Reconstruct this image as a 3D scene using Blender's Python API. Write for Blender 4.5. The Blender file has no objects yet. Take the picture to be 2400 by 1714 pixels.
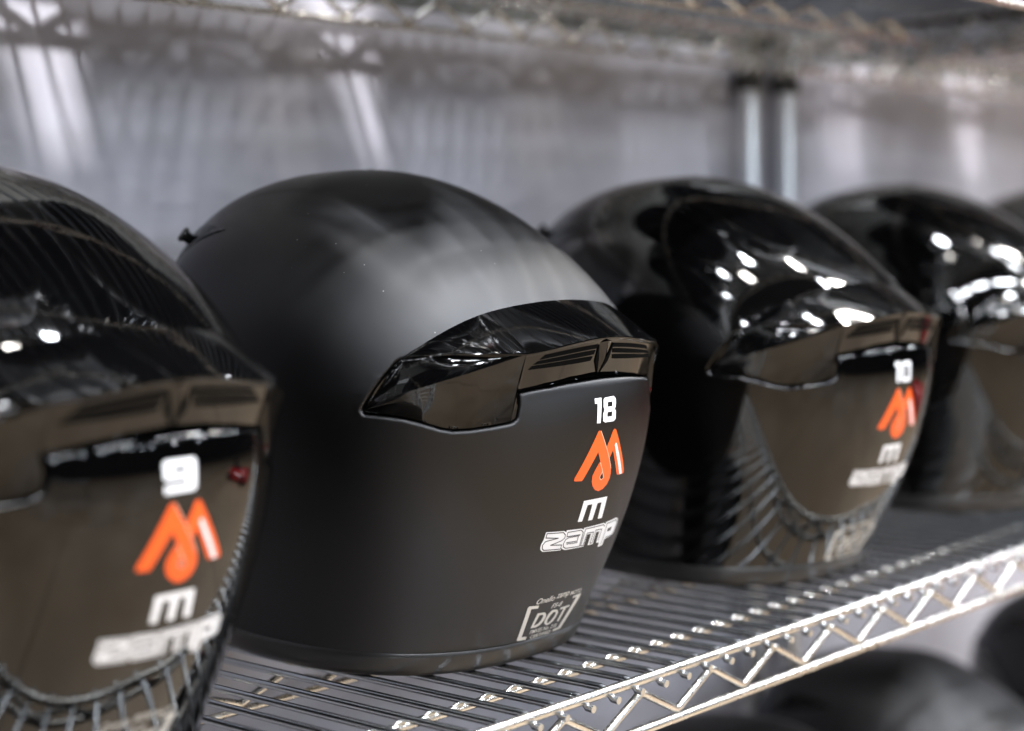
import bpy, bmesh, math, random
import numpy as np
from mathutils import Vector, Matrix

S = 0.001                       # everything below is laid out in millimetres
sc = bpy.context.scene
COL = sc.collection

# ------------------------------------------------------------------ camera
CAM_POS = np.array([0.0, -661.028, 284.133])
YAW, PITCH, ROLL, FPX = 0.84849, 0.07518, -0.017895, 4014.239
fw = np.array([math.sin(YAW)*math.cos(PITCH), math.cos(YAW)*math.cos(PITCH), -math.sin(PITCH)])
rt = np.cross(fw, [0, 0, 1.0]); rt /= np.linalg.norm(rt)
up = np.cross(rt, fw)
rt, up = math.cos(ROLL)*rt+math.sin(ROLL)*up, -math.sin(ROLL)*rt+math.cos(ROLL)*up
cam_d = bpy.data.cameras.new('camera'); cam = bpy.data.objects.new('camera', cam_d); COL.objects.link(cam)
m = Matrix.Identity(4)
for i in range(3):
    m[i][0] = rt[i]; m[i][1] = up[i]; m[i][2] = -fw[i]; m[i][3] = CAM_POS[i]*S
cam.matrix_world = m
cam_d.sensor_width = 36.0; cam_d.lens = FPX/2400*36
cam_d.clip_start = 0.02; cam_d.clip_end = 200
cam_d.dof.use_dof = True
cam_d.dof.focus_distance = 1.085
cam_d.dof.aperture_fstop = cam_d.lens/22.0
cam_d.dof.aperture_blades = 9
sc.camera = cam

# ------------------------------------------------------------------ render / view
sc.render.engine = 'CYCLES'
sc.cycles.use_denoising = True
try: sc.cycles.denoiser = 'OPENIMAGEDENOISE'
except Exception: pass
sc.cycles.max_bounces = 8
sc.cycles.diffuse_bounces = 4
sc.cycles.glossy_bounces = 6
sc.cycles.sample_clamp_indirect = 6.0
sc.cycles.caustics_refractive = False
vs = sc.view_settings
vs.view_transform = 'Standard'; vs.look = 'None'; vs.exposure = 0.0; vs.gamma = 1.0
vs.use_curve_mapping = False

# ------------------------------------------------------------------ light (an indoor hall: dim ambient plus ceiling lamps)
w = bpy.data.worlds.new('World'); sc.world = w; w.use_nodes = True
bgn = w.node_tree.nodes['Background']
bgn.inputs[0].default_value = (0.55, 0.60, 0.75, 1); bgn.inputs[1].default_value = 0.02

def lamp(x, y, z, sx, sy, watts, col, rot=(0, 0, 0), spread=180, shape='RECTANGLE'):
    l = bpy.data.lights.new('ceiling_lamp', 'AREA'); l.shape = shape
    l.size = sx*S; l.size_y = sy*S; l.energy = watts; l.color = col
    l.spread = math.radians(spread)
    o = bpy.data.objects.new('ceiling_lamp', l); COL.objects.link(o)
    o.location = (x*S, y*S, z*S); o.rotation_euler = rot
    return o

COOL = (0.90, 0.94, 1.0); NEUT = (1.0, 0.96, 0.90); WARM = (1.0, 0.86, 0.68)
LIGHTS_HERE = True
for (x, y, sx, sy, wt, c) in [
        # the row just in front of the shelving
        (60, -260, 260, 260, 45, COOL), (720, -560, 420, 260, 34, NEUT), (1480, -300, 300, 260, 62, COOL), (2980, -330, 260, 260, 38, NEUT), (3975, -520, 900, 170, 65, NEUT),
        (3300, -820, 170, 700, 45, COOL), (6300, -250, 300, 260, 55, COOL), (-1250, -400, 300, 260, 30, COOL), (-3500, -1400, 300, 300, 60, COOL), (-7000, -2500, 300, 300, 60, COOL),
        # rows further out over the hall floor
        (-3900, -1750, 1700, 190, 95, COOL), (-2100, -1750, 1700, 190, 95, COOL), (-300, -1750, 1700, 190, 105, COOL), (1500, -1750, 1700, 190, 120, COOL), (3300, -1750, 1700, 190, 120, COOL), (5100, -1750, 1700, 190, 105, COOL), (6900, -1750, 1700, 190, 95, COOL), (6200, -4300, 300, 260, 70, COOL), (8600, -3800, 300, 260, 70, COOL),
        (-900, -6600, 300, 300, 80, NEUT), (3300, -7000, 300, 300, 80, COOL), (6800, -7000, 300, 300, 80, COOL), (400, -9500, 300, 300, 80, COOL)]:
    lamp(x, y, 2900, sx*.7, sy*.7, wt, c)
random.seed(3)
for i in range(11):                                  # far rows of hall lamps, seen low over the floor
    lamp(-6500+i*1600+random.uniform(-500, 500), random.choice([-8200, -9800, -11400])+random.uniform(-500, 500), random.uniform(1700, 3300), 420, 420, 48, (.78, .87, 1.0),
         rot=(math.radians(72), 0, 0))
def spot(x, y, z, tx, ty, tz, watts, deg, col, rad=120, blend=.5):
    l = bpy.data.lights.new('track_spot', 'SPOT'); l.energy = watts; l.color = col; l.spot_size = math.radians(deg); l.spot_blend = blend
    l.shadow_soft_size = rad*S
    o = bpy.data.objects.new('track_spot', l); COL.objects.link(o); o.location = (x*S, y*S, z*S)
    d = Vector((tx-x, ty-y, tz-z)); o.rotation_euler = d.to_track_quat('-Z', 'Y').to_euler()
spot(100, -700, 2900, 880, 475, 420, 1250, 12.5, (.98, .97, 1.0))
spot(1500, -700, 2900, 2150, 475, 430, 1100, 11, (1.0, .95, .97))
spot(2930, -500, 2900, 900, 475, 430, 250, 11, (1.0, .97, .95))

# ------------------------------------------------------------------ helpers
def link(name, me, mat=None, parent=None):
    o = bpy.data.objects.new(name, me); COL.objects.link(o)
    if mat is not None and len(me.materials) == 0: me.materials.append(mat)
    if parent is not None: o.parent = parent
    return o

def mesh_np(name, V, Fs, smooth=True):
    me = bpy.data.meshes.new(name)
    V = np.asarray(V, float)*S
    me.from_pydata(V.tolist(), [], [list(map(int, f)) for f in Fs])
    me.update()
    if smooth: me.polygons.foreach_set('use_smooth', [True]*len(me.polygons))
    return me

class MB:
    """collects simple solids, then becomes ONE mesh"""
    def __init__(s): s.V = []; s.F = []
    def add(s, V, F):
        n = len(s.V); s.V += [tuple(v) for v in V]; s.F += [[i+n for i in f] for f in F]
    def box(s, x0, x1, y0, y1, z0, z1):
        V = [(x, y, z) for x in (x0, x1) for y in (y0, y1) for z in (z0, z1)]
        s.add(V, [(0,1,3,2),(4,6,7,5),(0,4,5,1),(2,3,7,6),(0,2,6,4),(1,5,7,3)])
    def tube(s, P, r, n=10, cap=True):
        P = [np.array(p, float) for p in P]; rings = []
        rs = r if isinstance(r, (list, tuple)) else [r]*len(P)
        ref = None; V = []
        for i, p in enumerate(P):
            if i == 0: t = P[1]-P[0]
            elif i == len(P)-1: t = P[-1]-P[-2]
            else:
                a = P[i]-P[i-1]; b = P[i+1]-P[i]; t = a/np.linalg.norm(a)+b/np.linalg.norm(b)
            t = t/np.linalg.norm(t)
            if ref is None:
                ref = np.array([0, 0, 1.0]) if abs(t[2]) < .9 else np.array([1.0, 0, 0])
            u_ = np.cross(t, ref); u_ /= np.linalg.norm(u_); v_ = np.cross(u_, t); ref = v_
            for k in range(n):
                a = 2*math.pi*k/n
                V.append(p+rs[i]*(math.cos(a)*u_+math.sin(a)*v_))
        F = []
        for i in range(len(P)-1):
            for k in range(n):
                a = i*n+k; b = i*n+(k+1) % n
                F.append((a, b, b+n, a+n))
        if cap:
            F.append(tuple(range(n))[::-1]); F.append(tuple((len(P)-1)*n+k for k in range(n)))
        s.add(V, F)
    def build(s, name, mat, parent=None, smooth=True, auto=40):
        me = mesh_np(name, s.V, s.F, smooth)
        if smooth and auto:
            bm = bmesh.new(); bm.from_mesh(me)
            for e in bm.edges:
                if len(e.link_faces) == 2 and e.calc_face_angle(0) > math.radians(auto): e.smooth = False
            bm.to_mesh(me); bm.free()
        return link(name, me, mat, parent)

def tag(o, label=None, cat=None, group=None, kind=None):
    if label: o['label'] = label
    if cat: o['category'] = cat
    if group: o['group'] = group
    if kind: o['kind'] = kind
    return o
def empty(name, loc=(0, 0, 0), rz=0):
    o = bpy.data.objects.new(name, None); COL.objects.link(o); o.location = [c*S for c in loc]
    o.rotation_euler = (0, 0, rz); o.empty_display_size = .05; return o
def copy_tree(o, parent=None):
    c = o.copy(); COL.objects.link(c); c.parent = parent
    for ch in list(o.children): copy_tree(ch, c)
    return c

# ------------------------------------------------------------------ materials
def mat(name, base, rough, metal=0.0, spec=0.5, coat=0.0, coat_rough=0.03):
    mt = bpy.data.materials.new(name); mt.use_nodes = True
    b = mt.node_tree.nodes['Principled BSDF']
    b.inputs['Base Color'].default_value = (*base, 1); b.inputs['Roughness'].default_value = rough
    b.inputs['Metallic'].default_value = metal; b.inputs['Specular IOR Level'].default_value = spec
    b.inputs['Coat Weight'].default_value = coat; b.inputs['Coat Roughness'].default_value = coat_rough
    return mt
def nodes(mt): return mt.node_tree.nodes, mt.node_tree.links, mt.node_tree.nodes['Principled BSDF']
def noise(nt, scale, detail=3, coord='Object', vec_scale=None, rough=.5):
    N, L = nt.nodes, nt.links
    tc = N.new('ShaderNodeTexCoord'); n = N.new('ShaderNodeTexNoise')
    n.inputs['Scale'].default_value = scale; n.inputs['Detail'].default_value = detail; n.inputs['Roughness'].default_value = rough
    if vec_scale:
        mp = N.new('ShaderNodeMapping'); mp.inputs['Scale'].default_value = vec_scale
        L.new(tc.outputs[coord], mp.inputs[0]); L.new(mp.outputs[0], n.inputs['Vector'])
    else: L.new(tc.outputs[coord], n.inputs['Vector'])
    return n
def ramp(nt, src, stops):
    r = nt.nodes.new('ShaderNodeValToRGB'); e = r.color_ramp.elements
    while len(e) < len(stops): e.new(.5)
    for k, (p, c) in enumerate(stops): e[k].position = p; e[k].color = (*c, 1)
    nt.links.new(src, r.inputs[0]); return r
def bump(nt, src, strength, dist):
    b = nt.nodes.new('ShaderNodeBump'); b.inputs['Strength'].default_value = strength; b.inputs['Distance'].default_value = dist
    nt.links.new(src, b.inputs['Height']); return b

def shell_matte():
    """satin black paint: a dark base under a soft, tightly bounded sheen, with a few specks of dust"""
    mt = bpy.data.materials.new('matte_black_shell'); mt.use_nodes = True; nt = mt.node_tree; N, L = nt.nodes, nt.links
    N.remove(N['Principled BSDF']); out = N['Material Output']
    df = N.new('ShaderNodeBsdfDiffuse'); gl = N.new('ShaderNodeBsdfGlossy'); gl.distribution = 'BECKMANN'
    gl.inputs['Color'].default_value = (.97, .97, 1.0, 1)
    n = noise(nt, 9, 4); r = ramp(nt, n.outputs[0], [(.3, (.49,)*3), (.7, (.53,)*3)]); L.new(r.outputs[0], gl.inputs['Roughness'])
    fr = N.new('ShaderNodeFresnel'); fr.inputs['IOR'].default_value = 1.46
    ma = N.new('ShaderNodeMath'); ma.operation = 'MULTIPLY_ADD'; ma.inputs[1].default_value = .42; ma.inputs[2].default_value = .029   # rough paint: weak edge sheen
    L.new(fr.outputs[0], ma.inputs[0])
    mx2 = N.new('ShaderNodeMixShader'); L.new(ma.outputs[0], mx2.inputs[0]); L.new(df.outputs[0], mx2.inputs[1]); L.new(gl.outputs[0], mx2.inputs[2])
    L.new(mx2.outputs[0], out.inputs['Surface'])
    tc = N.new('ShaderNodeTexCoord'); v = N.new('ShaderNodeTexVoronoi'); v.inputs['Scale'].default_value = 120
    v.inputs['Randomness'].default_value = 1
    L.new(tc.outputs['Object'], v.inputs['Vector'])
    lt = N.new('ShaderNodeMath'); lt.operation = 'LESS_THAN'; lt.inputs[1].default_value = .045
    L.new(v.outputs['Distance'], lt.inputs[0])
    sep = N.new('ShaderNodeSeparateColor'); L.new(v.outputs['Color'], sep.inputs[0])
    g = N.new('ShaderNodeMath'); g.operation = 'GREATER_THAN'; g.inputs[1].default_value = .6; L.new(sep.outputs[0], g.inputs[0])
    mu = N.new('ShaderNodeMath'); mu.operation = 'MULTIPLY'; L.new(lt.outputs[0], mu.inputs[0]); L.new(g.outputs[0], mu.inputs[1])
    ge = N.new('ShaderNodeNewGeometry'); sx = N.new('ShaderNodeSeparateXYZ'); L.new(ge.outputs['Normal'], sx.inputs[0])
    mr_ = N.new('ShaderNodeMapRange'); mr_.inputs['From Min'].default_value = .05; mr_.inputs['From Max'].default_value = .45; L.new(sx.outputs['Z'], mr_.inputs['Value'])
    mu2 = N.new('ShaderNodeMath'); mu2.operation = 'MULTIPLY'; L.new(mu.outputs[0], mu2.inputs[0]); L.new(mr_.outputs[0], mu2.inputs[1]); mu = mu2   # dust settles on the upper faces
    mx = N.new('ShaderNodeMix'); mx.data_type = 'RGBA'
    mx.inputs['A'].default_value = (.0022, .0022, .0023, 1); mx.inputs['B'].default_value = (.3, .3, .29, 1)
    L.new(mu.outputs[0], mx.inputs['Factor']); L.new(mx.outputs['Result'], df.inputs['Color'])
    return mt
def gloss_black(name, rough=.035, scratch=True):
    mt = mat(name, (.0009, .0009, .001), rough, spec=.5)
    N, L, b = nodes(mt); nt = mt.node_tree
    if scratch:
        n = noise(nt, 14, 5); r = ramp(nt, n.outputs[0], [(.35, (rough*.6,)*3), (.75, (rough*2.2,)*3)])
        L.new(r.outputs[0], b.inputs['Roughness'])
    return mt
M_MATTE = shell_matte()
M_GLOSS = gloss_black('gloss_black_shell', .03)
M_SPOIL = gloss_black('gloss_black_plastic', .045)
M_TRIM = mat('black_rubber_trim', (.012, .0115, .0115), .36)
nt = M_TRIM.node_tree; n_ = noise(nt, 40, 3); M_TRIM.node_tree.links.new(bump(nt, n_.outputs[0], .25, .002).outputs[0], nodes(M_TRIM)[2].inputs['Normal'])
M_SLOT = mat('slot_shade_black', (.002, .002, .002), .9, spec=.05)  # flat black standing for the shade inside the vent slots and keel grooves
M_LINER = mat('black_liner_fabric', (.012, .012, .013), .95, spec=.1)
M_VISOR = mat('smoked_visor', (.008, .008, .009), .02, spec=.6)
M_WHITE = mat('white_vinyl', (.82, .83, .86), .35)
M_PALE = mat('pale_grey_vinyl', (.62, .60, .56), .4)
M_ORANGE = mat('orange_vinyl', (.88, .105, .008), .35)
M_LINE = mat('pale_orange_line', (.9, .55, .4), .4)
M_BLACKINK = mat('black_ink', (.02, .018, .02), .5)
for mm_ in (M_WHITE, M_ORANGE, M_PALE):
    nt = mm_.node_tree; n_ = noise(nt, 30, 3); r_ = ramp(nt, n_.outputs[0], [(.3, (.28,)*3), (.7, (.42,)*3)])
    nt.links.new(r_.outputs[0], nodes(mm_)[2].inputs['Roughness'])
def metal(name, lo, hi, r0, r1):
    mt = mat(name, lo, r0, metal=1.0)
    N, L, b = nodes(mt); nt = mt.node_tree
    n = noise(nt, 60, 4); r = ramp(nt, n.outputs[0], [(.3, (r0,)*3), (.75, (r1,)*3)])
    L.new(r.outputs[0], b.inputs['Roughness'])
    n2 = noise(nt, 25, 4); r2 = ramp(nt, n2.outputs[0], [(.3, lo), (.7, hi)])
    L.new(r2.outputs[0], b.inputs['Base Color']); return mt
M_METAL = metal('zinc_plated_rail', (.62, .61, .58), (.74, .73, .70), .22, .32)
M_WIRE = metal('zinc_plated_wire', (.50, .53, .56), (.60, .63, .66), .17, .25)
M_POST = mat('zinc_plated_post', (.93, .95, .97), .34, metal=1.0)
M_COLLAR = mat('black_plastic_sleeve', (.02, .02, .018), .5)
def wallmat():
    mt = mat('grey_wall_panel', (.5, .5, .54), .5)
    N, L, b = nodes(mt); nt = mt.node_tree
    n = noise(nt, 1.0, 5, vec_scale=(2.2, 1, 1.1)); r = ramp(nt, n.outputs[0], [(.3, (.42, .415, .46)), (.7, (.47, .46, .505))])
    L.new(r.outputs[0], b.inputs['Base Color'])
    n3 = noise(nt, 1.0, 3, vec_scale=(16, 1, 1.0))
    L.new(bump(nt, n3.outputs[0], .05, .01).outputs[0], b.inputs['Normal'])
    return mt
M_WALL = wallmat()
def floormat():
    mt = mat('polished_concrete', (.42, .34, .26), .35)
    N, L, b = nodes(mt); nt = mt.node_tree
    n = noise(nt, 1.1, 7, rough=.6); r = ramp(nt, n.outputs[0], [(.3, (.27, .20, .132)), (.7, (.40, .30, .20))])
    tc = N.new('ShaderNodeTexCoord'); br = N.new('ShaderNodeTexBrick'); br.offset = 0; br.inputs['Scale'].default_value = 1
    br.inputs['Mortar Size'].default_value = .012; br.inputs['Brick Width'].default_value = 2.4; br.inputs['Row Height'].default_value = 2.4
    br.inputs['Color1'].default_value = br.inputs['Color2'].default_value = (1, 1, 1, 1); br.inputs['Mortar'].default_value = (.35, .33, .3, 1)
    L.new(tc.outputs['Object'], br.inputs['Vector'])
    mj = N.new('ShaderNodeMix'); mj.data_type = 'RGBA'; mj.blend_type = 'MULTIPLY'; mj.inputs['Factor'].default_value = 1
    L.new(r.outputs[0], mj.inputs['A']); L.new(br.outputs['Color'], mj.inputs['B']); L.new(mj.outputs['Result'], b.inputs['Base Color'])
    n2 = noise(nt, 3, 5); L.new(ramp(nt, n2.outputs[0], [(.3, (.3,)*3), (.7, (.55,)*3)]).outputs[0], b.inputs['Roughness']); return mt
M_FLOOR = floormat()
M_DARK = mat('dark_wall_paint', (.02, .02, .022), .8)
nt = M_DARK.node_tree; n_ = noise(nt, .6, 3); nt.links.new(ramp(nt, n_.outputs[0], [(.35, (.012, .012, .014)), (.7, (.035, .035, .04))]).outputs[0], nodes(M_DARK)[2].inputs['Base Color'])

# ------------------------------------------------------------------ the setting
FLOOR_Z = -1050
def plane(name, pts, mt, label=None):
    o = link(name, mesh_np(name, pts, [(0, 1, 2, 3)], False), mt); tag(o, kind='structure'); return o
plane('floor', [(-14000, -15000, FLOOR_Z), (20000, -15000, FLOOR_Z), (20000, 474, FLOOR_Z), (-14000, 474, FLOOR_Z)], M_FLOOR)
b_ = MB(); b_.box(-14000, 20000, 475, 620, FLOOR_Z-20, 497); tag(b_.build('wall_panel', M_WALL, smooth=False), kind='structure')
b_ = MB(); b_.box(-14000, 20000, 481, 620, 498, 4200); tag(b_.build('upper_wall', mat('dark_warm_wall', (.07, .07, .062), .7), smooth=False), kind='structure')
b_ = MB(); b_.box(-14000, 20000, -15200, -15003, FLOOR_Z-20, 4200); tag(b_.build('far_wall', M_DARK, smooth=False), kind='structure')
b_ = MB(); b_.box(-14200, -14003, -15000, 474, FLOOR_Z-20, 4200); b_.box(20003, 20200, -15000, 474, FLOOR_Z-20, 4200)
tag(b_.build('side_walls', M_DARK, smooth=False), kind='structure')
b_ = MB(); b_.box(-14000, 20000, -15000, 474, 4203, 4300); tag(b_.build('ceiling', M_DARK, smooth=False), kind='structure')
# ------------------------------------------------------------------ wire shelving
PITCH_W = 25.4
def make_deck(x0, x1, first, z, parent):
    """one shelf of a unit: the deck of parallel wires, with its trusses, rods and corner sleeves as sub-parts"""
    mb = MB(); x = first
    while x < x0+12: x += PITCH_W
    while x < x1-10:
        mb.tube([(x, -7.5, z-8.9), (x, -2.5, z-8.5), (x, 2.2, z-3.2), (x, 8, z-2.4), (x, 449, z-2.4), (x, 454.8, z-3.2), (x, 459.5, z-8.5), (x, 464, z-8.9)], 2.5, 12)
        x += PITCH_W
    deck = mb.build('shelf', M_WIRE, parent)
    def truss(name, axis, c, a0, a1, top, bottom, pitch, phase, r=2.9, toprail=True):
        t = MB()
        P = (lambda a, zz, o=0: (a, c+o, zz)) if axis == 'x' else (lambda a, zz, o=0: (c+o, a, zz))
        if toprail: t.tube([P(a0, top), P(a1, top)], r, 14)
        t.tube([P(a0, bottom), P(a1, bottom)], r, 14)
        zt, zb = top-2*r-2.2, bottom+2*r-.8
        pts = []; k = math.ceil((a0-phase)/pitch); h = pitch*.5; rr = 2.75
        a = phase+k*pitch
        while a < a1-h:
            pts += [P(a-5, zt-1.6), P(a-1.6, zt), P(a+1.6, zt), P(a+5, zt-1.6),
                    P(a+h-5, zb+1.6), P(a+h-1.6, zb), P(a+h+1.6, zb), P(a+h+5, zb+1.6)]
            a += pitch
        if len(pts) > 3: t.tube(pts, rr, 10)
        return t.build(name, M_METAL, deck, auto=60)
    truss('front_truss', 'x', 0, x0, x1, z-3.5, z-37, 78.6, 792, r=3.5)
    truss('back_truss', 'x', 457, x0, x1, z-3.5, z-37, 78.6, 780)
    truss('centre_truss', 'x', 229, x0, x1, z-7, z-31, 76.2, 765, r=2.6, toprail=False)
    truss('side_truss', 'y', x0+1, 14, 443, z-3.5, z-37, 76.2, 20)
    truss('side_truss', 'y', x1-1, 14, 443, z-3.5, z-37, 76.2, 20)
    for yy in (57.5, 400):
        r = MB(); r.tube([(x0, yy, z-7.7), (x1, yy, z-7.7)], 3.0, 14)
        # weld beads where the deck wires cross the rod
        x = first
        while x < x0+12: x += PITCH_W
        while x < x1-10:
            r.tube([(x-8, yy-.6, z-6.0), (x-5.6, yy-.6, z-4.8), (x-3.0, yy-.6, z-4.6), (x+3, yy-.6, z-5.2)], [1.2, 1.7, 1.7, 1.2], 10)
            x += PITCH_W
        r.build('support_rod', M_METAL, deck)
    for (px_, py_) in ((x0, 0), (x1, 0), (x0, 457), (x1, 457)):
        c = MB(); c.tube([(px_, py_, z-46), (px_, py_, z+2)], [17.8, 15.2], 24)
        c.build('corner_collar', M_METAL, deck, auto=50)
        c = MB(); c.tube([(px_, py_, z-66), (px_, py_, z-46.2)], [16.6, 17.2], 24)
        c.build('post_sleeve', M_COLLAR, deck, auto=50)
    return deck
def make_unit(x0, x1, first, label):
    u_ = empty('wire_shelving_unit', (0, 0, 0))
    tag(u_, label, 'shelving unit', 'wire shelving units along the wall')
    for z in (0, 514, -514): make_deck(x0, x1, first, z, u_)
    for (px_, py_) in ((x0, 0), (x1, 0), (x0, 457), (x1, 457)):
        p = MB(); zs = []; z = -1035.0; P = []; R_ = []
        while z < 1300:
            P += [(px_, py_, z), (px_, py_, z+22.6), (px_, py_, z+23.4), (px_, py_, z+25.0)]; R_ += [12.7, 12.7, 12.7, 12.7]
            z += 25.4
        p.tube(P, R_, 28); p.build('post', M_POST, u_, auto=70)
        f_ = MB(); f_.tube([(px_, py_, FLOOR_Z+1), (px_, py_, FLOOR_Z+6), (px_, py_, -1035)], [16, 14, 9], 20); f_.build('foot', M_COLLAR, u_)
    return u_
make_unit(168, 1692, 736.46-25.4*30, 'zinc wire shelving unit carrying the helmets numbered 9, 18 and 10')
make_unit(1771, 3295, 736.46-25.4*30, 'zinc wire shelving unit beyond the paired posts at right')
make_unit(-1435, 89, 736.46-25.4*100, 'zinc wire shelving unit added outside the frame at left to darken reflections')  # unseen unit added with its helmets to block floor light from the left
TR={
"one":[(-10.75,180.56),(-10.64,177.22),(-8.11,177.1),(-8.71,164.56),(-5.04,164.34),(-4.03,180.57)],
"eight":[(-1.91,179.09),(-0.56,180.28),(8.68,180.6),(10.57,179.35),(10.89,175.82),(10.19,173.25),(9.14,172.46),(10.6,171.01),(10.6,165.73),(8.57,164.38),(-0.33,164.34),(-2.42,165.41),(-2.7,170.02),(-1.2,172.72),(-2.13,174.11)],
"eh1":[(2.15,177.22),(6.99,177.34),(7.03,174.4),(6.11,174.13),(1.84,174.2)],
"eh2":[(1.76,170.8),(6.88,170.91),(6.49,167.65),(1.5,167.8)],
"M1":[(-22.66,128.72),(-22.66,130.27),(-6.47,159.05),(-5.36,159.55),(-4.09,159.12),(2.31,149.68),(8.84,139.61),(12.58,132.88),(13.76,129.89),(13.8,126.07),(12.08,122.15),(8.44,119.43),(4.23,118.54),(0.29,119.84),(-3.22,122.81),(-5.24,126.2),(-5.6,130.01),(-4.19,133.28),(-0.8,138.36),(0.22,138.24),(-4.05,145.4),(-14.41,128.55),(-15.45,127.58),(-22.09,128.19)],
"M1h":[(3.88,131.71),(6.21,127.65),(6.12,127.18),(4.22,126.15),(2.69,126.97),(2.05,128.15)],
"M1l":[(-0.2,137.98),(3.83,131.87)],
"M1e":[(-4.09,159.12),(2.31,149.68),(8.84,139.61),(12.58,132.88)],
"M2":[(10.58,159.22),(11.99,158.62),(16.22,152.26),(21.03,144.51),(26.11,136.31),(29.73,130.1),(30.23,127.79),(28.53,127.21),(22.36,127.22),(20.77,129.02),(15.82,137.55),(11.66,144.94),(8.8,139.77),(6.22,143.66),(3.9,147.03),(9.16,158.43)],
"M2s":[(13.59,150.04),(14.97,148.33),(20.02,140.21),(24.14,133.37),(27.63,127.49),(24.56,127.41),(21.28,133.09),(16.33,141.27),(12.57,148.28)],
"mm":[(-8.97,99.52),(-8.47,113.53),(16.39,113.33),(16.96,98.51),(12.31,98.62),(11.37,110.07),(6.86,110.11),(6.25,98.83),(1.76,98.9),(1.51,110.1),(-3.49,110.12),(-4.57,99.14)],
"zO":[(-35.21,96.02),(-19.86,94.82),(-17.35,93.71),(-17.37,94.98),(-2.48,94.0),(0.14,92.98),(0.17,94.13),(21.87,94.37),(24.76,93.13),(24.7,94.45),(38.94,95.35),(42.78,93.95),(44.66,91.5),(44.48,84.05),(41.65,82.16),(30.76,81.45),(30.86,77.3),(24.7,76.92),(24.49,80.14),(20.48,80.6),(19.52,88.86),(16.0,88.76),(16.44,80.43),(10.63,80.5),(10.04,88.77),(5.99,88.74),(6.21,80.37),(2.83,80.38),(-12.91,80.88),(-15.46,81.78),(-17.1,83.05),(-17.01,81.36),(-33.13,82.49),(-35.19,84.04),(-35.95,85.66),(-36.1,87.97),(-35.33,90.91)],
"zOh":[(30.48,89.04),(36.74,89.43),(36.0,86.91),(31.03,86.71)],
"zl":[(-34.33,94.95),(-20.13,93.84),(-17.57,91.83),(-17.36,89.76),(-19.44,88.26),(-28.32,86.31),(-18.04,85.12),(-17.94,82.27),(-32.62,83.44),(-34.28,84.68),(-35.0,87.32),(-33.71,89.31),(-32.36,89.64),(-23.36,90.47),(-34.14,92.02),(-34.33,94.95)],
"al":[(-16.0,93.39),(-2.57,92.99),(0.32,91.02),(1.17,81.29),(-13.13,82.07),(-15.68,83.36),(-16.82,85.84),(-15.76,88.5),(-13.36,89.44),(-3.25,89.23),(-2.21,89.85),(-15.56,90.39),(-16.0,93.39)],
"al2":[(-13.94,86.06),(-3.18,85.6),(-3.81,88.8)],
"al3":[(-13.49,85.09),(-2.82,84.51)],
"ml":[(24.12,91.79),(21.67,93.09),(1.83,93.11),(2.3,81.38),(5.09,81.33),(5.05,89.79),(12.16,89.49),(12.29,81.63),(14.87,81.6),(14.18,90.48),(21.56,90.11),(21.91,81.9)],
"pl":[(30.89,82.76),(40.54,82.64),(42.47,85.76),(42.93,91.8),(39.61,93.71),(26.42,93.26),(27.72,82.77),(27.21,78.35)],
"bl":[(-23.08,18.31),(-26.48,42.26),(-25.74,43.4),(-16.55,42.51),(-16.43,40.37),(-22.74,40.92),(-19.77,20.13),(-14.72,19.58),(-14.35,17.19),(-21.53,17.72)],
"br":[(18.71,41.31),(18.86,42.73),(28.38,43.17),(29.2,40.91),(21.47,18.23),(12.84,17.73),(12.87,19.49),(18.04,19.87),(24.04,41.4)],
"D":[(-14.93,25.69),(-14.54,36.48),(-7.28,35.84),(-4.99,34.4),(-3.74,32.15),(-4.14,29.06),(-6.34,26.32),(-9.64,25.38)],
"Dh":[(-12.73,27.28),(-11.56,34.65),(-8.28,34.32),(-6.9,33.05),(-7.29,30.25),(-8.74,28.23),(-10.88,27.35)],
"O":[(-1.23,26.17),(-2.58,27.6),(-2.92,30.27),(-2.01,33.83),(0.25,35.98),(4.05,35.82),(7.14,34.64),(8.51,32.64),(8.34,29.49),(6.96,26.57),(4.21,25.08),(1.56,24.74)],
"Oh":[(0.9,26.33),(-0.16,29.14),(0.97,32.39),(2.73,34.06),(5.02,34.05),(6.27,32.51),(5.89,29.98),(4.3,27.39),(2.32,26.04)],
"Tt":[(9.15,34.83),(9.25,36.25),(19.69,36.2),(19.6,35.06),(16.08,34.75),(14.49,25.17),(12.25,25.49),(13.39,34.71)],
"_txt":[(-20.16,43.85),(-3.44,42.39),(-19.42,48.35),(-0.89,43.48),(11.61,42.98),(-1.96,47.79),(13.82,44.28),(26.64,44.63),(13.33,46.95),(-2.32,37.76),(8.61,37.82),(-1.81,41.09),(-12.97,20.98),(13.96,21.03),(-13.3,23.93),(-10.44,16.99),(10.24,17.11),(-10.83,19.39)],
}
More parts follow.
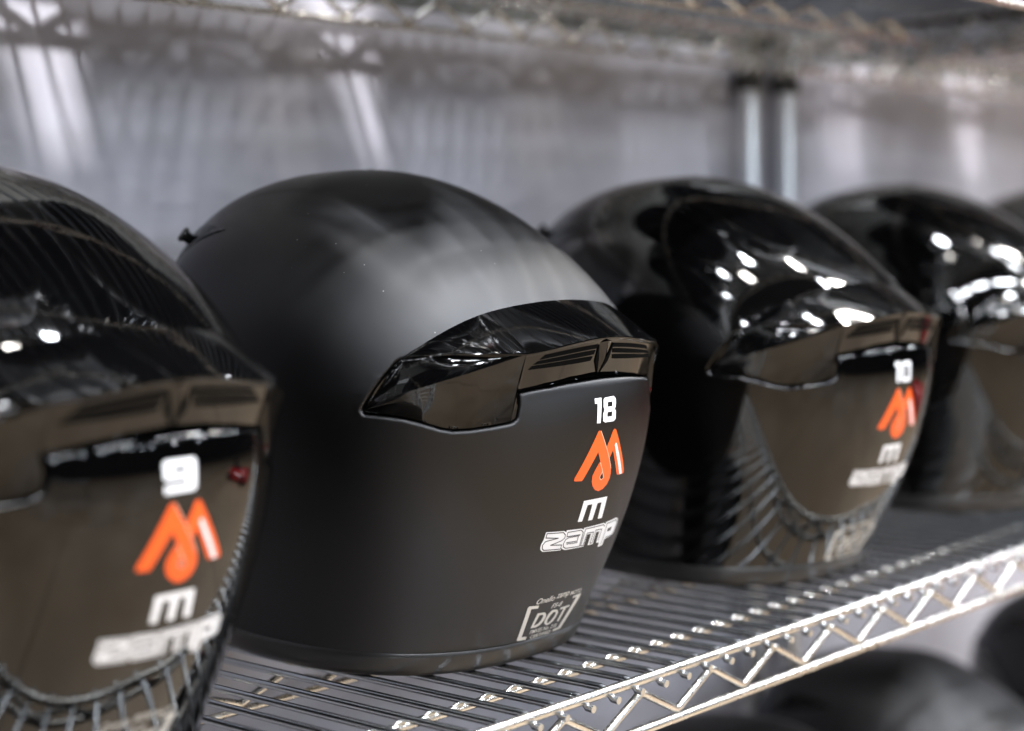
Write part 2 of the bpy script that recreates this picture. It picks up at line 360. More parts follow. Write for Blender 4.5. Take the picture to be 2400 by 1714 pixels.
# ------------------------------------------------------------------ helmet surface (local frame: x lateral, -y is the rear, z up)
yc, zc, H, Br, Bf, A, nr, nfr, na, mr, mf, r0, r1, f0, a0, a1, yw = (225.503, 188.083, 332.895, 210.719, 175.64, 136.449, 1.385, 2.587, 2.462, 2.451, 2.102, 70.508, 20.438, 40.0, 26.083, 13.357, -15.302)
def tuck(z):
    """the back of the shell leans in a little above its rearmost point"""
    return .0026*np.clip(z-159, 0, 36)**2*(1-smooth((z-200)/38.))
def smooth(t): t = np.clip(t, 0, 1); return t*t*(3-2*t)
def prof(z, off=0.):
    z = np.asarray(z, float); Hh = H+off
    u_ = np.clip((z-zc)/(Hh-zc), 0, 1); lo = np.clip((zc-z)/zc, 0, 1.3)
    g = lambda n: (1-u_**n)**(1/n)
    def low(v0, v1):
        b = (v0/4-v1)/(1/4-1/8); a = v0-b; return a*lo**2+b*lo**3
    yr = yc-(Br+off)*g(nr)+low(r0, r1)+tuck(z); yf = yc+(Bf+off)*g(nfr)-low(f0, f0*.3); a = (A+off)*g(na)-low(a0, a1)
    ym = yc+yw*(1-(z/H)**2)
    return yr, yf, a, np.minimum(np.maximum(ym, yr+1e-3), yf-1e-3)
def srf(z, c, s, off=0.):
    """point at height z; c, s = cos and sin of the section parameter (c>0 is the rear half)"""
    yr, yf, a, ym = prof(z, off)
    x = a*np.sign(s)*np.abs(s)**(2/np.where(c > 0, mr, mf))
    y = np.where(c > 0, ym-(ym-yr)*np.abs(c)**(2/mr), ym+(yf-ym)*np.abs(c)**(2/mf))
    return np.stack(np.broadcast_arrays(x, y, z), -1)
def rear(x, z, off=0.):
    """rear surface point over (x, z)"""
    yr, yf, a, ym = prof(z, off)
    t = np.clip(1-np.abs(np.asarray(x)/a)**mr, 0, 1)
    return np.stack(np.broadcast_arrays(x, ym-(ym-yr)*t**(1/mr), z), -1)

# spoiler outline, left half (x<0): upper edge from tip to centre, and lower edge from tip to centre
UP = [(-124, 110, 178), (-123, 106, 184), (-121.8, 102.6, 189), (-118.2, 95.9, 198.5), (-114.4, 91, 206), (-111.5, 87.8, 210.4), (-107.5, 83.3, 214.5),
      (-100.6, 77, 219.5), (-93.5, 72.4, 224.5), (-74.8, 64.2, 233), (-52.2, 59.2, 239), (-33.7, 56.4, 241), (-14, 55.4, 242), (0, 55.2, 242.1)]
LOW = [(-124, 110, 178), (-123.7, 109, 176.8), (-119, 95.8, 175.9), (-114.1, 84.5, 174.5), (-108.4, 74, 171.6), (-101.9, 64.3, 168.1), (-97.8, 58.7, 166.8),
       (-90.3, 49.9, 167.3), (-80.3, 40.3, 169), (-71.5, 33.6, 170.6), (-69, 31.7, 172.6), (-67.6, 30.2, 180), (-66.8, 29.9, 188.8), (-45.6, 21.5, 191.6), (-24, 17.6, 193.6), (0, 16.7, 194.3)]
LOW = [(x, y+(float(tuck(z)) if abs(x) < 75 else 0), z) for x, y, z in LOW]
def resample(P, n, key=None):
    P = np.array(P, float); d = np.r_[0, np.cumsum(np.linalg.norm(np.diff(P, axis=0), axis=1))]
    t = np.linspace(0, d[-1], n); return np.stack([np.interp(t, d, P[:, k]) for k in range(3)], 1)
def cr(P, n):
    """Catmull-Rom through the points, n samples evenly spaced"""
    P = [np.array(p, float) for p in P]; P = [2*P[0]-P[1]]+P+[2*P[-1]-P[-2]]; out = []
    for i in range(1, len(P)-2):
        for t in np.linspace(0, 1, 12, endpoint=False):
            a, b, c, d = P[i-1:i+3]
            out.append(.5*((2*b)+(-a+c)*t+(2*a-5*b+4*c-d)*t*t+(-a+3*b-3*c+d)*t**3))
    out.append(P[-2]); return resample(out, n)
outline = np.vstack([resample(LOW, 70), resample(UP, 70)[::-1]])
loopL = outline.copy()                      # centre-low ... tip ... (ends on the centre line)
half = np.vstack([resample(UP, 90)[::-1], resample(LOW, 110)[1:]])       # centre top -> tip -> centre bottom
mirror = half[::-1][1:-1]*np.array([-1, 1, 1])
loop3 = np.vstack([half, mirror])
def inside2(px_, pz_):
    x, z = loop3[:, 0], loop3[:, 2]; n = len(x); r = np.zeros(px_.shape, bool)
    for i in range(n):
        j = (i+1) % n
        c = (z[i] > pz_) != (z[j] > pz_)
        if not c.any(): continue
        xi = (x[j]-x[i])*(pz_-z[i])/((z[j]-z[i]) if z[j] != z[i] else 1e-9)+x[i]
        r ^= c & (px_ < xi)
    return r
def seg_dist(P, A_, B_):
    d = np.full(len(P), 1e9)
    for a, b in zip(A_, B_):
        ab = b-a; t = np.clip(((P-a)@ab)/(ab@ab+1e-12), 0, 1)
        d = np.minimum(d, np.linalg.norm(P-(a+t[:, None]*ab), axis=1))
    return d

def shell_mesh():
    zs = np.concatenate([np.arange(3, 140, 3.0), np.arange(140, 256, 1.0)])
    s0 = np.arcsin((256-zc)/(H-zc)); zs = np.concatenate([zs, zc+(H-zc)*np.sin(np.linspace(s0, math.pi/2, 90)[:-1])])
    dense = np.linspace(-1.42, 1.42, 600); rest = np.linspace(1.42, 2*math.pi-1.42, 180)[1:-1]
    ph = np.concatenate([dense, rest]); nph = len(ph)
    c, s = np.cos(ph), np.sin(ph)
    V = np.stack([srf(np.full(nph, z), c, s) for z in zs])          # rows x nph x 3
    # outward normals from differences
    du = np.roll(V, -1, 1)-np.roll(V, 1, 1); dv = np.gradient(V, axis=0)
    Nn = np.cross(du, dv); Nn /= (np.linalg.norm(Nn, axis=2, keepdims=True)+1e-9)
    cen = np.array([0, yc, 150.])
    sg = np.sign(((V-cen)*Nn).sum(2)); Nn *= np.where(sg == 0, 1, sg)[..., None]
    flat = V.reshape(-1, 3); nf_ = Nn.reshape(-1, 3)
    near = (flat[:, 1] < 150) & (flat[:, 2] > 150) & (flat[:, 2] < 260)
    idx = np.where(near)[0]; P = flat[idx]
    d = seg_dist(P, loop3, np.roll(loop3, -1, 0))
    ins = inside2(P[:, 0], P[:, 2]); sd = np.where(ins, d, -d)
    outer = np.where(P[:, 2] < 200, 3.0, np.where(P[:, 2] > 212, .9, 3.0-2.1*(P[:, 2]-200)/12))
    hi = smooth((P[:, 2]-202)/10.)                     # along the upper rim the spoiler sits on the shell, no open groove
    depth = -6.5*((1-hi)*smooth((sd+outer)/(outer+1.8))+hi*smooth((sd-3.0)/6.0))
    # rolled lip just outside the lower edge
    lip = np.where((P[:, 2] < 200), 0.2*np.exp(-((sd+4.0)/2.4)**2), 0.)
    disp = np.zeros(len(flat)); disp[idx] = depth+lip
    # faint raised spine panel over the crown: a soft crease that fades out
    x, y, z = flat.T
    on = smooth((y-118)/40)*smooth((300-y)/50)*(z > 240)
    disp += on*.45*smooth((76-np.abs(x))/7.0+.5)
    # hem: the last millimetres turn in
    disp -= 2.2*smooth((9-z)/8.0)
    flat = flat+nf_*disp[:, None]
    rows = len(zs); top = len(flat)
    flat = np.vstack([flat, [[0, yc, H+ .9]]])
    F = []
    i = np.arange(nph); j = (i+1) % nph
    for r in range(rows-1):
        F.append(np.stack([r*nph+i, r*nph+j, (r+1)*nph+j, (r+1)*nph+i], 1))
    F = np.vstack(F).tolist()
    F += [(int((rows-1)*nph+a), int((rows-1)*nph+b), top) for a, b in zip(i, j)]
    return mesh_np('shell', flat, F)

def grid_mesh(patches, name, skirt=None):
    V = []; F = []
    for G in patches:
        n0 = len(V); a, b = G.shape[:2]; V += G.reshape(-1, 3).tolist()
        for i in range(a-1):
            for j in range(b-1): F.append((n0+i*b+j, n0+(i+1)*b+j, n0+(i+1)*b+j+1, n0+i*b+j+1))
    return mesh_np(name, V, F)

CORNER = np.array([-66.2, 24.6, 211.9])
EDGE_C = [(-65.2, 25.0, 211.6), (-50.4, 20.2, 213.6), (-34.9, 16.4, 216.0), (-18.1, 13.8, 218.0), (0, 12.8, 219.0)]
def loft(A_, B_, n, bulge=0., nrm=None):
    t = np.linspace(0, 1, n)[None, :, None]
    G = A_[:, None, :]*(1-t)+B_[:, None, :]*t
    if bulge:
        cen = np.array([0, yc, 190.]); d = G-cen; d /= np.linalg.norm(d, axis=2, keepdims=True)
        G = G+d*bulge*(4*t*(1-t))
    return G
PANEL = []
def fair(P, n, deg=4, tri=None):
    """a fair curve through traced points: low-order fit with the ends pinned"""
    P = np.array(P, float); t = np.r_[0, np.cumsum(np.linalg.norm(np.diff(P, axis=0), axis=1))]; t /= t[-1]
    w_ = np.ones(len(t)); w_[0] = w_[-1] = 60
    tt = np.linspace(0, 1, 200); Q = np.stack([np.polyval(np.polyfit(t, P[:, k], deg, w=w_), tt) for k in range(3)], 1)
    Q += (P[0]-Q[0])*(1-tt)[:, None]**4+(P[-1]-Q[-1])*tt[:, None]**4
    return resample(Q, n)
def spoiler_patches():
    nW, nC = 60, 46
    up_tip = fair(UP[:6], nW, 3)                          # tip -> where the crease leaves the rim
    full = UP[5:]+[(-x, y, z) for x, y, z in UP[5:-1]][::-1]   # fitted across the middle so both halves meet smoothly
    fc = fair(full, 401, 6); fc = .5*(fc+fc[::-1]*np.array([-1, 1, 1]))
    up_rest = resample(fc[:201], nW+nC-1)
    crease = fair([(-111.5, 87.8, 210.4), (-105.2, 72.7, 212.3), (-96.6, 56.2, 212.9), (-84.6, 40.6, 212.6), CORNER], nW, 3)
    ef = [tuple(CORNER)]+EDGE_C[1:]; ef = ef+[(-x, y, z) for x, y, z in ef[:-1]][::-1]
    ef = fair(ef, 201, 4); ef = .5*(ef+ef[::-1]*np.array([-1, 1, 1])); edge = resample(ef[:101], nC)
    top_low = np.vstack([crease, edge[1:]])
    # match the upper rim to the lower by cutting at the x of each column
    low_t = np.r_[0, np.cumsum(np.linalg.norm(np.diff(top_low, axis=0), axis=1))]; low_t /= low_t[-1]
    ut = np.r_[0, np.cumsum(np.linalg.norm(np.diff(up_rest, axis=0), axis=1))]; ut /= ut[-1]
    up_m = np.stack([np.interp(low_t, ut, up_rest[:, k]) for k in range(3)], 1)
    G1 = loft(up_m, top_low, 16, bulge=.8)
    # upper wing face: from rim (tip..crease start) then crease, down to the second crease
    B2 = fair([(-124, 109, 178.6), (-123.9, 105.2, 181), (-121.3, 91.8, 185.2), (-114.6, 70.5, 192.8), (-107.3, 58.3, 196.5), (-95.7, 44.0, 202.2), (-85.2, 35.2, 205.9), CORNER], 2*nW-1, 4)
    upB = np.vstack([up_tip, crease[1:]])
    tb = np.linspace(0, 1, len(B2))
    tu = np.r_[0, np.cumsum(np.linalg.norm(np.diff(upB, axis=0), axis=1))]; tu /= tu[-1]
    upBm = np.stack([np.interp(tb, tu, upB[:, k]) for k in range(3)], 1)
    G2 = loft(upBm, B2, 14, bulge=-2.2)
    # lower wing face (a shallow scoop), down to the outline
    lowW = resample(LOW[:10], 2*nW-1)
    G3 = loft(B2, lowW, 16, bulge=-1.2)
    # scoop end beside the centre panel is flush with the panel; the centre panel
    base = cr(LOW[12:], nC)+np.linspace(0, 1, nC)[:, None]**.4*np.array([0, 2.6, 0])+np.array([0, .5, 0])
    inner = edge+np.array([0, 1.0, -1.6])
    G4 = np.stack([edge, edge+np.array([0, .5, -1.1]), inner], 1)                # lip under the trailing edge
    G5 = loft(inner, base, 10)
    PANEL.append(inner); PANEL.append(base)
    # little cheek closing between scoop end and the panel
    e1 = resample([CORNER, LOW[9]], 12); e2 = resample([CORNER+np.array([.2, 2., -1.6]), LOW[12], LOW[11], LOW[10], LOW[9]], 12)
    G6 = loft(e1, e2, 3)
    P = [G1, G2, G3, G4, G5, G6]
    # skirt round the rim, sunk into the shell's recess
    rim = half.copy(); cen = np.array([0, 190., 205.]); d = rim-cen; d /= np.linalg.norm(d, axis=1, keepdims=True)
    P.append(np.stack([rim, rim-d*7], 1))
    # softly rounded bead along the crease and the trailing edge, it carries the edge highlight
    line = np.vstack([crease[6:], edge[1:]]); tg = np.gradient(line, axis=0); tg /= np.linalg.norm(tg, axis=1, keepdims=True)
    n1 = np.cross(tg, [0, 0, 1.0]); n1 /= np.linalg.norm(n1, axis=1, keepdims=True); n2 = np.cross(n1, tg)
    an = np.linspace(0, 2*math.pi, 9)
    P.append(line[:, None, :]+.75*(np.cos(an)[None, :, None]*n1[:, None, :]+np.sin(an)[None, :, None]*n2[:, None, :]))
    out = []
    for G in P: out.append(G); out.append(G[::-1]*np.array([-1, 1, 1]))
    return out

def decal(name, polys, mt, parent, off, holes=(), strokes=(), width=1.0):
    """flat artwork given in (x, z) laid onto the rear of the shell"""
    bm = bmesh.new()
    def fill(outer, hs=()):
        es = []
        for lp in [outer]+list(hs):
            vs_ = [bm.verts.new((p[0], 0, p[1])) for p in lp]
            for a, b in zip(vs_, vs_[1:]+vs_[:1]): es.append(bm.edges.new((a, b)))
        bmesh.ops.triangle_fill(bm, use_beauty=True, use_dissolve=False, edges=es, normal=(0, -1, 0))
    for p in polys:
        fill(p[0], p[1:])
    for st in strokes:
        st = [np.array(q) for q in st]
        for a, b in zip(st, st[1:]):
            t = (b-a)/(np.linalg.norm(b-a)+1e-9); n = np.array([-t[1], t[0]])*width/2; e = t*width*.35
            q = [a-n-e, b-n+e, b+n+e, a+n-e]
            bm.faces.new([bm.verts.new((v[0], 0, v[1])) for v in q])
    for _ in range(3):
        long_ = [e for e in bm.edges if e.calc_length() > 3.0]
        if long_: bmesh.ops.subdivide_edges(bm, edges=long_, cuts=1, use_grid_fill=False)
        bmesh.ops.triangulate(bm, faces=[f for f in bm.faces if len(f.verts) > 3])
    for v in bm.verts:
        p = rear(v.co.x, v.co.z, off); v.co = Vector([float(c)*S for c in p])
    for f in bm.faces:
        f.smooth = True
    bmesh.ops.recalc_face_normals(bm, faces=bm.faces)
    for f in bm.faces:
        if f.normal.y > 0: f.normal_flip()
    me = bpy.data.meshes.new(name); bm.to_mesh(me); bm.free()
    return link(name, me, mt, parent)

def text_polys(txt, x, z, w, h, shear=0., slope=0., bold=0.):
    """lettering turned into triangles in the (x, z) plane"""
    cu = bpy.data.curves.new('letters', 'FONT'); cu.body = txt; cu.size = 1; cu.shear = shear; cu.offset = bold; cu.resolution_u = 3
    o = bpy.data.objects.new('letters', cu); COL.objects.link(o)
    dg = bpy.context.evaluated_depsgraph_get(); me = bpy.data.meshes.new_from_object(o.evaluated_get(dg))
    V = np.array([v.co[:2] for v in me.vertices]); mn, mx_ = V.min(0), V.max(0); V = (V-mn)/(mx_-mn)
    T_ = []
    for p in me.polygons:
        T_.append([(x+V[i][0]*w, z+V[i][1]*h+V[i][0]*slope) for i in p.vertices])
    bpy.data.objects.remove(o); bpy.data.curves.remove(cu); bpy.data.meshes.remove(me)
    return T_

DIG9 = ([(-9.5, 180.5), (-10.8, 179.2), (-10.8, 172.2), (-9.4, 170.8), (3.2, 170.8), (3.2, 168.4), (-10.2, 168.4), (-10.2, 164.4), (7.6, 164.4), (9.2, 165.8), (9.2, 179.2), (7.8, 180.5)],
        [(-5.2, 177.0), (3.2, 177.0), (3.2, 174.2), (-5.2, 174.2)])
ZERO = ([(-1.9, 179.1), (-.6, 180.3), (9.2, 180.5), (10.7, 179.2), (10.7, 165.7), (9.2, 164.3), (-.6, 164.3), (-2.1, 165.5)],
        [(1.5, 177.4), (7.5, 177.5), (7.4, 167.3), (1.2, 167.3)])
def helmet(shell_mat, number, name_mat=None):
    t = empty('motorcycle_helmet', (0, 0, 0))
    sh = link('shell', SHELL.copy() if shell_mat is not M_MATTE else SHELL, None, t)
    sh.data.materials.clear(); sh.data.materials.append(shell_mat)
    sp = link('spoiler', SPOILER, None, t)
    for sx in (1, -1):
        for q in ([(-51.7, 210.6), (-29.1, 213.3), (-7.9, 214.8), (-8.3, 212.3), (-28.9, 210.8), (-55.2, 207.9)],
                  [(-55.6, 207.0), (-28.8, 209.8), (-9.0, 211.2), (-9.8, 208.6), (-28.6, 207.1), (-59, 204.9)],
                  [(-59.6, 204.0), (-28.5, 206.3), (-10.2, 207.2), (-11.3, 204.6), (-28.2, 203.5), (-61.8, 201.9)]):
            slot(q, sx, sp)
    keel(sp)
    tr = link('edge_trim', TRIM, None, t)
    link('liner', LINER, None, t)
    vz = link('visor', VISOR, None, t)
    for me in PIVOTS: link('visor_pivot', me, None, t)
    for me, kn in zip(FOREV, FKNOB):
        fv = link('forehead_vent', me, None, t); link('vent_slider', kn, None, fv)
    o = .25
    wt = M_WHITE
    if number == '18': decal('number_decal', [(TR['one'],), (TR['eight'], TR['eh1'], TR['eh2'])], wt, t, o)
    elif number == '10': decal('number_decal', [(TR['one'],), ZERO], wt, t, o)
    elif number == '9': decal('number_decal', [DIG9], wt, t, o)
    em = link('emblem_decal', EMBLEM, None, t)
    for me in EMBLEM_SUB: link('emblem_line', me, None, em)
    link('letter_decal', LETTER, None, t)
    nm = link('name_decal', NAME_D, None, t)
    link('letter_outline', NAME_L, None, nm)
    link('certification_decal', CERT, None, t)
    return t
def panel_y(x, z):
    """depth of the vented centre panel under the trailing edge"""
    G = PANEL[0]; B_ = PANEL[1]; ax = abs(x)
    o = np.argsort(np.abs(G[:, 0])); gi, bi = G[o], B_[np.argsort(np.abs(B_[:, 0]))]
    yi, zi = np.interp(ax, np.abs(gi[:, 0]), gi[:, 1]), np.interp(ax, np.abs(gi[:, 0]), gi[:, 2])
    yb, zb = np.interp(ax, np.abs(bi[:, 0]), bi[:, 1]), np.interp(ax, np.abs(bi[:, 0]), bi[:, 2])
    t = (zi-z)/(zi-zb); return yi+(yb-yi)*t
def slot(q, sx, parent):
    """a louvre slot: a black strip along the panel curve, its colour stands for the shade inside"""
    top = np.array(q[:3]); bot = np.array(q[3:])[::-1]; n = 16; V = []; F = []
    tt = np.linspace(0, 1, n)
    def crv(P, t):
        return np.array([(1-t)*(1-2*t)*P[0][k]+4*t*(1-t)*P[1][k]+t*(2*t-1)*P[2][k] for k in range(2)])
    for t in tt:
        a_, b_ = crv(top, t), crv(bot, t)
        for (x, z), dy in ((a_, -.45), (b_, -.45), (b_, 2.5), (a_, 2.5)):
            V.append((x*sx, float(panel_y(x, z))+dy, z))
    for i in range(n-1):
        for k in range(4):
            F.append((i*4+k, i*4+(k+1) % 4, (i+1)*4+(k+1) % 4, (i+1)*4+k))
    F += [(0, 3, 2, 1), tuple((n-1)*4+k for k in range(4))]
    me = mesh_np('vent_slot', V, F, False); link('vent_slot', me, M_SLOT, parent)
def keel(parent):
    """the small pointed fin in the middle of the vented panel, with a black strip on either side standing for the groove shade"""
    py = lambda x, z: float(panel_y(x, z))
    V = [(-7, py(7, 215)-.3, 216), (0, py(0, 215)-2.2, 216.8), (7, py(7, 215)-.3, 216), (-4.6, py(5, 205)-.3, 205), (0, py(0, 205)-2.8, 205.5), (4.6, py(5, 205)-.3, 205),
         (0, py(0, 196)-.4, 195.6), (0, py(0, 205)+3, 206)]
    F = [(0, 3, 4, 1), (1, 4, 5, 2), (3, 6, 4), (4, 6, 5), (0, 1, 7), (1, 2, 7), (0, 7, 3), (3, 7, 6), (2, 5, 7), (5, 6, 7)]
    link('keel', mesh_np('keel', V, F, False), M_SPOIL, parent)
    for sx in (-1, 1):
        Q = [(-7.6, 214.8), (-3.6, 205.2), (-.9, 195.6), (-6.4, 203.6)]
        V = [(x*sx, py(x, z)-.9, z) for x, z in Q]+[(x*sx, py(x, z)+2, z) for x, z in Q]
        link('keel_groove', mesh_np('keel_groove', V, [(0, 1, 2, 3), (7, 6, 5, 4), (0, 4, 5, 1), (1, 5, 6, 2), (2, 6, 7, 3), (3, 7, 4, 0)], False), M_SLOT, parent)

SHELL = shell_mesh()
SPOILER = grid_mesh(spoiler_patches(), 'spoiler')
def weld(me, auto=24):
    bm = bmesh.new(); bm.from_mesh(me); bmesh.ops.remove_doubles(bm, verts=bm.verts, dist=.00012)
    bmesh.ops.dissolve_degenerate(bm, edges=bm.edges, dist=1e-6)
    bmesh.ops.recalc_face_normals(bm, faces=bm.faces)
    s_ = sum((f.normal.dot(f.calc_center_median()-Vector((0, .19, .2))))*f.calc_area() for f in bm.faces)
    if s_ < 0: bmesh.ops.reverse_faces(bm, faces=bm.faces)
    for e in bm.edges:
        if len(e.link_faces) == 2 and e.calc_face_angle(0) > math.radians(auto): e.smooth = False
    for f in bm.faces: f.smooth = True
    bm.to_mesh(me); bm.free()
weld(SPOILER); SPOILER.materials.append(M_SPOIL)

def ring_band(name, zs, offs, mt, n=240):
    ph = np.linspace(0, 2*math.pi, n, endpoint=False); c, s = np.cos(ph), np.sin(ph)
    rows = [srf(np.full(n, z if z > 0 else 0.), c, s, o) for z, o in zip(zs, offs)]
    for R_, z in zip(rows, zs): R_[:, 2] = z
    V = np.vstack(rows); F = []
    for r in range(len(rows)-1):
        for i in range(n):
            j = (i+1) % n; F.append((r*n+i, r*n+j, (r+1)*n+j, (r+1)*n+i))
    return V, F, n
V, F, n = ring_band('edge_trim', [16.5, 16.0, 13, 9, 4.5, 1.6, .25, .25, 2.0], [-.6, .9, 1.3, 1.5, 1.2, .3, -1.6, -7, -9], M_TRIM)
ph_ = np.linspace(0, 2*math.pi, n, endpoint=False)
TRIM = mesh_np('edge_trim', V, F); TRIM.materials.append(M_TRIM)
V, F, n = ring_band('liner', [3, 30, 80], [-6, -12, -16], M_LINER, 120)
V = np.vstack([V, [[0, 210, 84]]]); F += [(2*n+i, 2*n+(i+1) % n, 3*n) for i in range(n)]
LINER = mesh_np('liner', V, F); LINER.materials.append(M_LINER)
# visor: a smoked shield over the front, slightly proud of the shell
ph = np.linspace(math.pi-1.22, math.pi+1.22, 90); c, s = np.cos(ph), np.sin(ph); rows = []
for z in np.linspace(118, 248, 40):
    e = 1-((z-183)/66)**2*.35
    p2 = math.pi+(ph-math.pi)*e; rows.append(srf(np.full(90, z), np.cos(p2), np.sin(p2), 2.6))
VISOR = grid_mesh([np.stack(rows)], 'visor'); VISOR.materials.append(M_VISOR)
PIVOTS = []
for sx in (-1, 1):
    mb = MB(); mb.tube([(sx*128, 292, 186), (sx*136.5, 292, 186), (sx*138.5, 292, 186)], [20, 19, 15], 32)
    PIVOTS.append(mesh_np('visor_pivot', mb.V, mb.F)); PIVOTS[-1].materials.append(M_SPOIL)
# forehead vents: low wedge-shaped scoops with a sliding knob
def surf_pt(x, y, lift):
    """upper surface over (x, y), raised along the normal"""
    lo_, hi_ = 150., H
    for _ in range(40):
        z = (lo_+hi_)/2; yr, yf, a, ym = prof(z)
        mm = mr if y < ym else mf; b = (ym-yr) if y < ym else (yf-ym)
        g = (abs(x)/max(a, 1e-6))**mm+(abs(y-ym)/max(b, 1e-6))**mm-1
        if g < 0: lo_ = z
        else: hi_ = z
    return np.array([x, y, lo_])
def lifted(x, y, lift):
    p = surf_pt(x, y, 0); px1 = surf_pt(x+.5, y, 0); py1 = surf_pt(x, y+.5, 0)
    n = np.cross(px1-p, py1-p); n /= np.linalg.norm(n); return p+n*(lift if n[2] > 0 else -lift)
FOREV = []; FKNOB = []
for sx in (1, -1):
    L1 = resample([(-104, 262, 0), (-92, 290, 0), (-79, 316, 0), (-74, 338, 0)], 14)      # upper edge of the triangular plate
    L2 = resample([(-104, 262, 0), (-103, 285, 0), (-98, 315, 0), (-91, 338, 0)], 14)     # lower edge
    G = []
    for a_, b_ in zip(L1, L2):
        row = []
        for q_ in np.linspace(0, 1, 9):
            x_, y_ = (a_+(b_-a_)*q_)[:2]
            row.append(lifted(sx*-x_ if sx < 0 else x_, y_, -.8 if q_ in (0, 1) else 1.0))
        G.append(row)
    me = grid_mesh([np.array(G)], 'forehead_vent'); me.materials.append(M_SPOIL); FOREV.append(me)
    kx = -84 if sx > 0 else 84
    b = lifted(kx, 326, .5); tpt = lifted(kx, 326, 8.5)
    mb = MB(); mb.tube([b, b+(tpt-b)*.45, b+(tpt-b)*.6, b+(tpt-b)*.9, tpt], [4, 4, 5.6, 5.6, 4.2], 8)
    me = mesh_np('vent_slider', mb.V, mb.F); me.materials.append(M_TRIM); FKNOB.append(me)

# emblem, letters and certification mark, shared by all the helmets
def dmesh(*a, **k):
    o = decal(*a, **k); me = o.data; bpy.data.objects.remove(o); return me
EMBLEM = dmesh('emblem_decal', [(TR['M1'], TR['M1h']), (TR['M2'],)], M_ORANGE, None, .25)
EMBLEM_SUB = [dmesh('emblem_stripe', [(TR['M2s'],)], M_WHITE, None, .5),
              dmesh('emblem_line', [], M_LINE, None, .5, strokes=[TR['M1l'], TR['M1e'], TR['M1h'][:1]+TR['M1h'][::-1]], width=.45)]
LETTER = dmesh('letter_decal', [(TR['mm'],)], M_WHITE, None, .25)
NAME_D = dmesh('name_decal', [(TR['zO'], TR['zOh'])], M_WHITE, None, .25)
NAME_L = dmesh('letter_outline', [], M_BLACKINK, None, .5, strokes=[TR[k] for k in ('zl', 'al', 'al2', 'al3', 'ml', 'pl')], width=.62)
cert = [(TR['bl'],), (TR['br'],), (TR['D'], TR['Dh']), (TR['O'], TR['Oh']), (TR['Tt'],)]
small = []
for (txt, x, z, w_, h_, sh_) in [('Onello', -20.3, 43.6, 17.5, 4.2, .2), ('zamp', -1.2, 43.2, 13, 4.6, .2), ('MOTO', 13.8, 44.2, 13, 3.0, 0),
                                 ('FS-8', -2.4, 37.7, 11, 3.4, .25), ('FMVSS No. 218', -13, 20.9, 27, 3.0, 0), ('CERTIFIED', -10.6, 17.0, 21, 2.6, 0)]:
    small += text_polys(txt, x, z, w_, h_, shear=sh_, bold=.012)
CERT = dmesh('certification_decal', cert+[(p,) for p in small], M_PALE, None, .25)

# ------------------------------------------------------------------ the helmets
G_ROW = 'black helmets standing in a row on the wire shelf'
PV = np.array([0, 190.])
def put(t, dx, dy, dz, rz):
    c, s = math.cos(rz), math.sin(rz); o = PV-np.array([c*PV[0]-s*PV[1], s*PV[0]+c*PV[1]])
    t.location = ((dx+o[0])*S, (dy+o[1])*S, dz*S); t.rotation_euler = (0, 0, rz); return t
h18 = put(helmet(M_MATTE, '18'), 858, 0, 0, 0)
tag(h18, 'matte black helmet numbered 18, in sharp focus at the centre', 'helmet', G_ROW)
h9 = put(helmet(M_GLOSS, '9'), 501.9, -16.9, 0, .0322)
tag(h9, 'glossy black helmet numbered 9, closest and blurred at the left edge', 'helmet', G_ROW)
h10 = put(helmet(M_GLOSS, '10'), 1227.4, -19.2, 0, -.082)
tag(h10, 'glossy black helmet numbered 10, behind the matte helmet 18', 'helmet', G_ROW)
h4 = put(helmet(M_GLOSS, ''), 1659.7, 7.6, 0, -.006)
tag(h4, 'glossy black helmet at the right edge, its number out of frame', 'helmet', G_ROW)
for x_, w_ in ((147, 'next left of the helmet numbered 9'), (-215, 'second left of the helmet numbered 9')):  # unseen helmets added to darken the left side of helmet 18
    tag(put(copy_tree(h4), x_, -12, 0, .01), 'glossy black helmet added outside the frame to block floor reflection, '+w_, 'helmet', G_ROW)
tag(put(copy_tree(h4), 2068, 0, 0, .02), 'glossy black helmet farthest along the row, a dark sliver at the right edge', 'helmet', G_ROW)
G_LOW = 'matte helmets on the shelf below'
l1 = put(helmet(M_MATTE, ''), 1675, 24.6, -514, .126); tag(l1, 'matte black helmet on the lower shelf, with a pale sheen on its crown', 'helmet', G_LOW)
l2 = put(copy_tree(l1), 2151.6, -11.7, -514, .0066); tag(l2, 'matte black helmet on the lower shelf, cut off by the right edge', 'helmet', G_LOW)
for x_ in (1335, 990, 645):  # unseen helmets added to keep low lamp light off the wall behind
    tag(put(copy_tree(l1), x_, 8, -514, 0), 'matte black helmet added out of sight on the lower shelf to shade the wall', 'helmet', G_LOW)
G_UP = 'helmets standing on the shelf above'
UPX = [532, 819, 1106, 1393, 1700, 2035, 2330, 2640]
for i, x in enumerate(UPX):
    g_ = put(copy_tree(h10 if i % 2 else l1), x, random.uniform(-8, 8), 514, random.uniform(-.05, .05))
    tag(g_, 'black helmet on the upper shelf, above the top edge of the photo', 'helmet', G_UP)
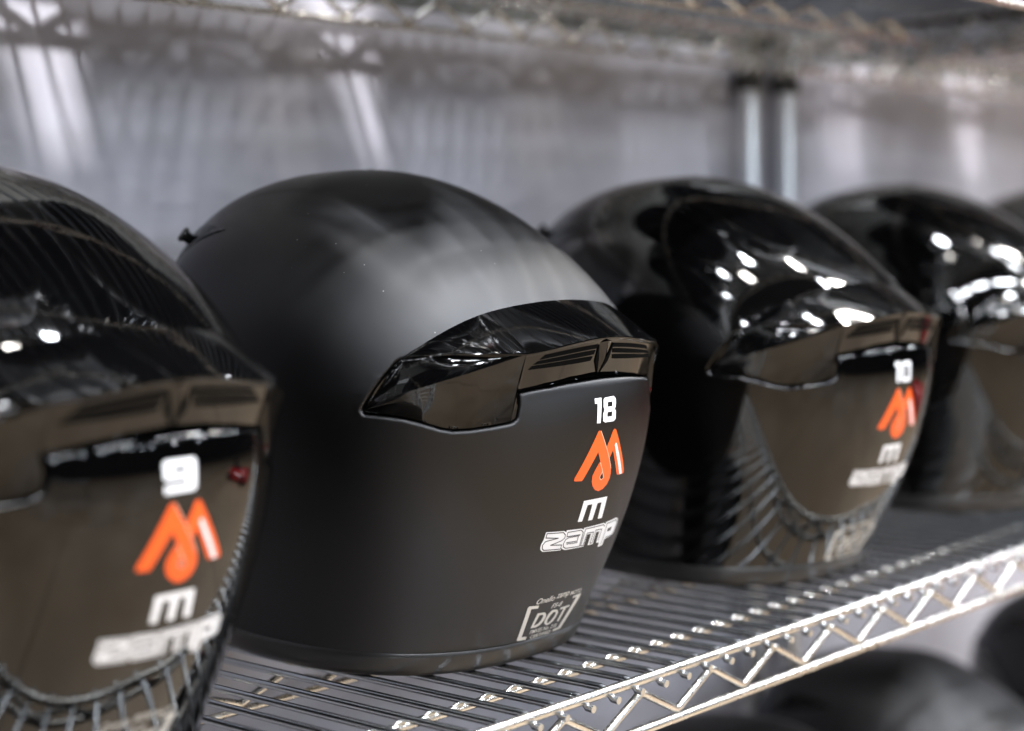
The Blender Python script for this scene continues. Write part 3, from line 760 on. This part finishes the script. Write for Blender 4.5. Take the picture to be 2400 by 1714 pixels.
# ------------------------------------------------------------------ the hall in front of the shelves (out of frame, seen only mirrored in the gloss shells)
M_RED = mat('red_body_paint', (.45, .012, .015), .25, coat=.5)
M_TYRE = mat('black_tyre', (.012, .012, .012), .8)
def kart(x, y, rz):
    k = empty('racing_kart', (x, y, FLOOR_Z), rz)
    tag(k, 'low red racing kart parked on the hall floor in front of the shelves', 'kart')
    b = MB(); P = [(-900, 330, 90), (-700, 420, 130), (500, 430, 140), (900, 300, 110)]
    prof_ = [(-950, 180, 200), (-700, 260, 420), (-200, 280, 380), (250, 260, 300), (600, 240, 420), (950, 160, 180)]
    V = []; F = []
    for px_, hw, hh in prof_:
        V += [(px_, -hw*2, 60), (px_, -hw*2, hh*.7), (px_, -hw, hh), (px_, hw, hh), (px_, hw*2, hh*.7), (px_, hw*2, 60)]
    for i in range(len(prof_)-1):
        for j in range(6): F.append((i*6+j, i*6+(j+1) % 6, (i+1)*6+(j+1) % 6, (i+1)*6+j))
    F += [tuple(range(6))[::-1], tuple(30+j for j in range(6))]
    b.add(V, F); b.build('body', M_RED, k, auto=60)
    s_ = MB(); s_.box(-520, -430, -200, 200, 350, 760); s_.box(-430, -60, -200, 200, 350, 400); s_.build('seat', M_TYRE, k, smooth=False)
    for wx in (-650, 680):
        for wy in (-560, 560):
            t = MB(); t.tube([(wx, wy-90, 140), (wx, wy-70, 140), (wx, wy+70, 140), (wx, wy+90, 140)], [110, 140, 140, 110], 28); t.build('wheel', M_TYRE, k)
    return k
kk = kart(5600, -1500, 1.9)

def table(x, y):
    k = empty('folding_table', (x, y, FLOOR_Z)); tag(k, 'plain folding table standing on the hall floor', 'table')
    t = MB(); t.box(-750, 750, -375, 375, 720, 750); t.build('tabletop', mat('grey_tabletop', (.09, .085, .08), .5), k, smooth=False)
    for sx in (-1, 1):
        for sy in (-1, 1):
            l = MB(); l.tube([(sx*690, sy*320, 0), (sx*690, sy*320, 719)], 18, 12); l.build('leg', M_TYRE, k)
table(-300, -4200)
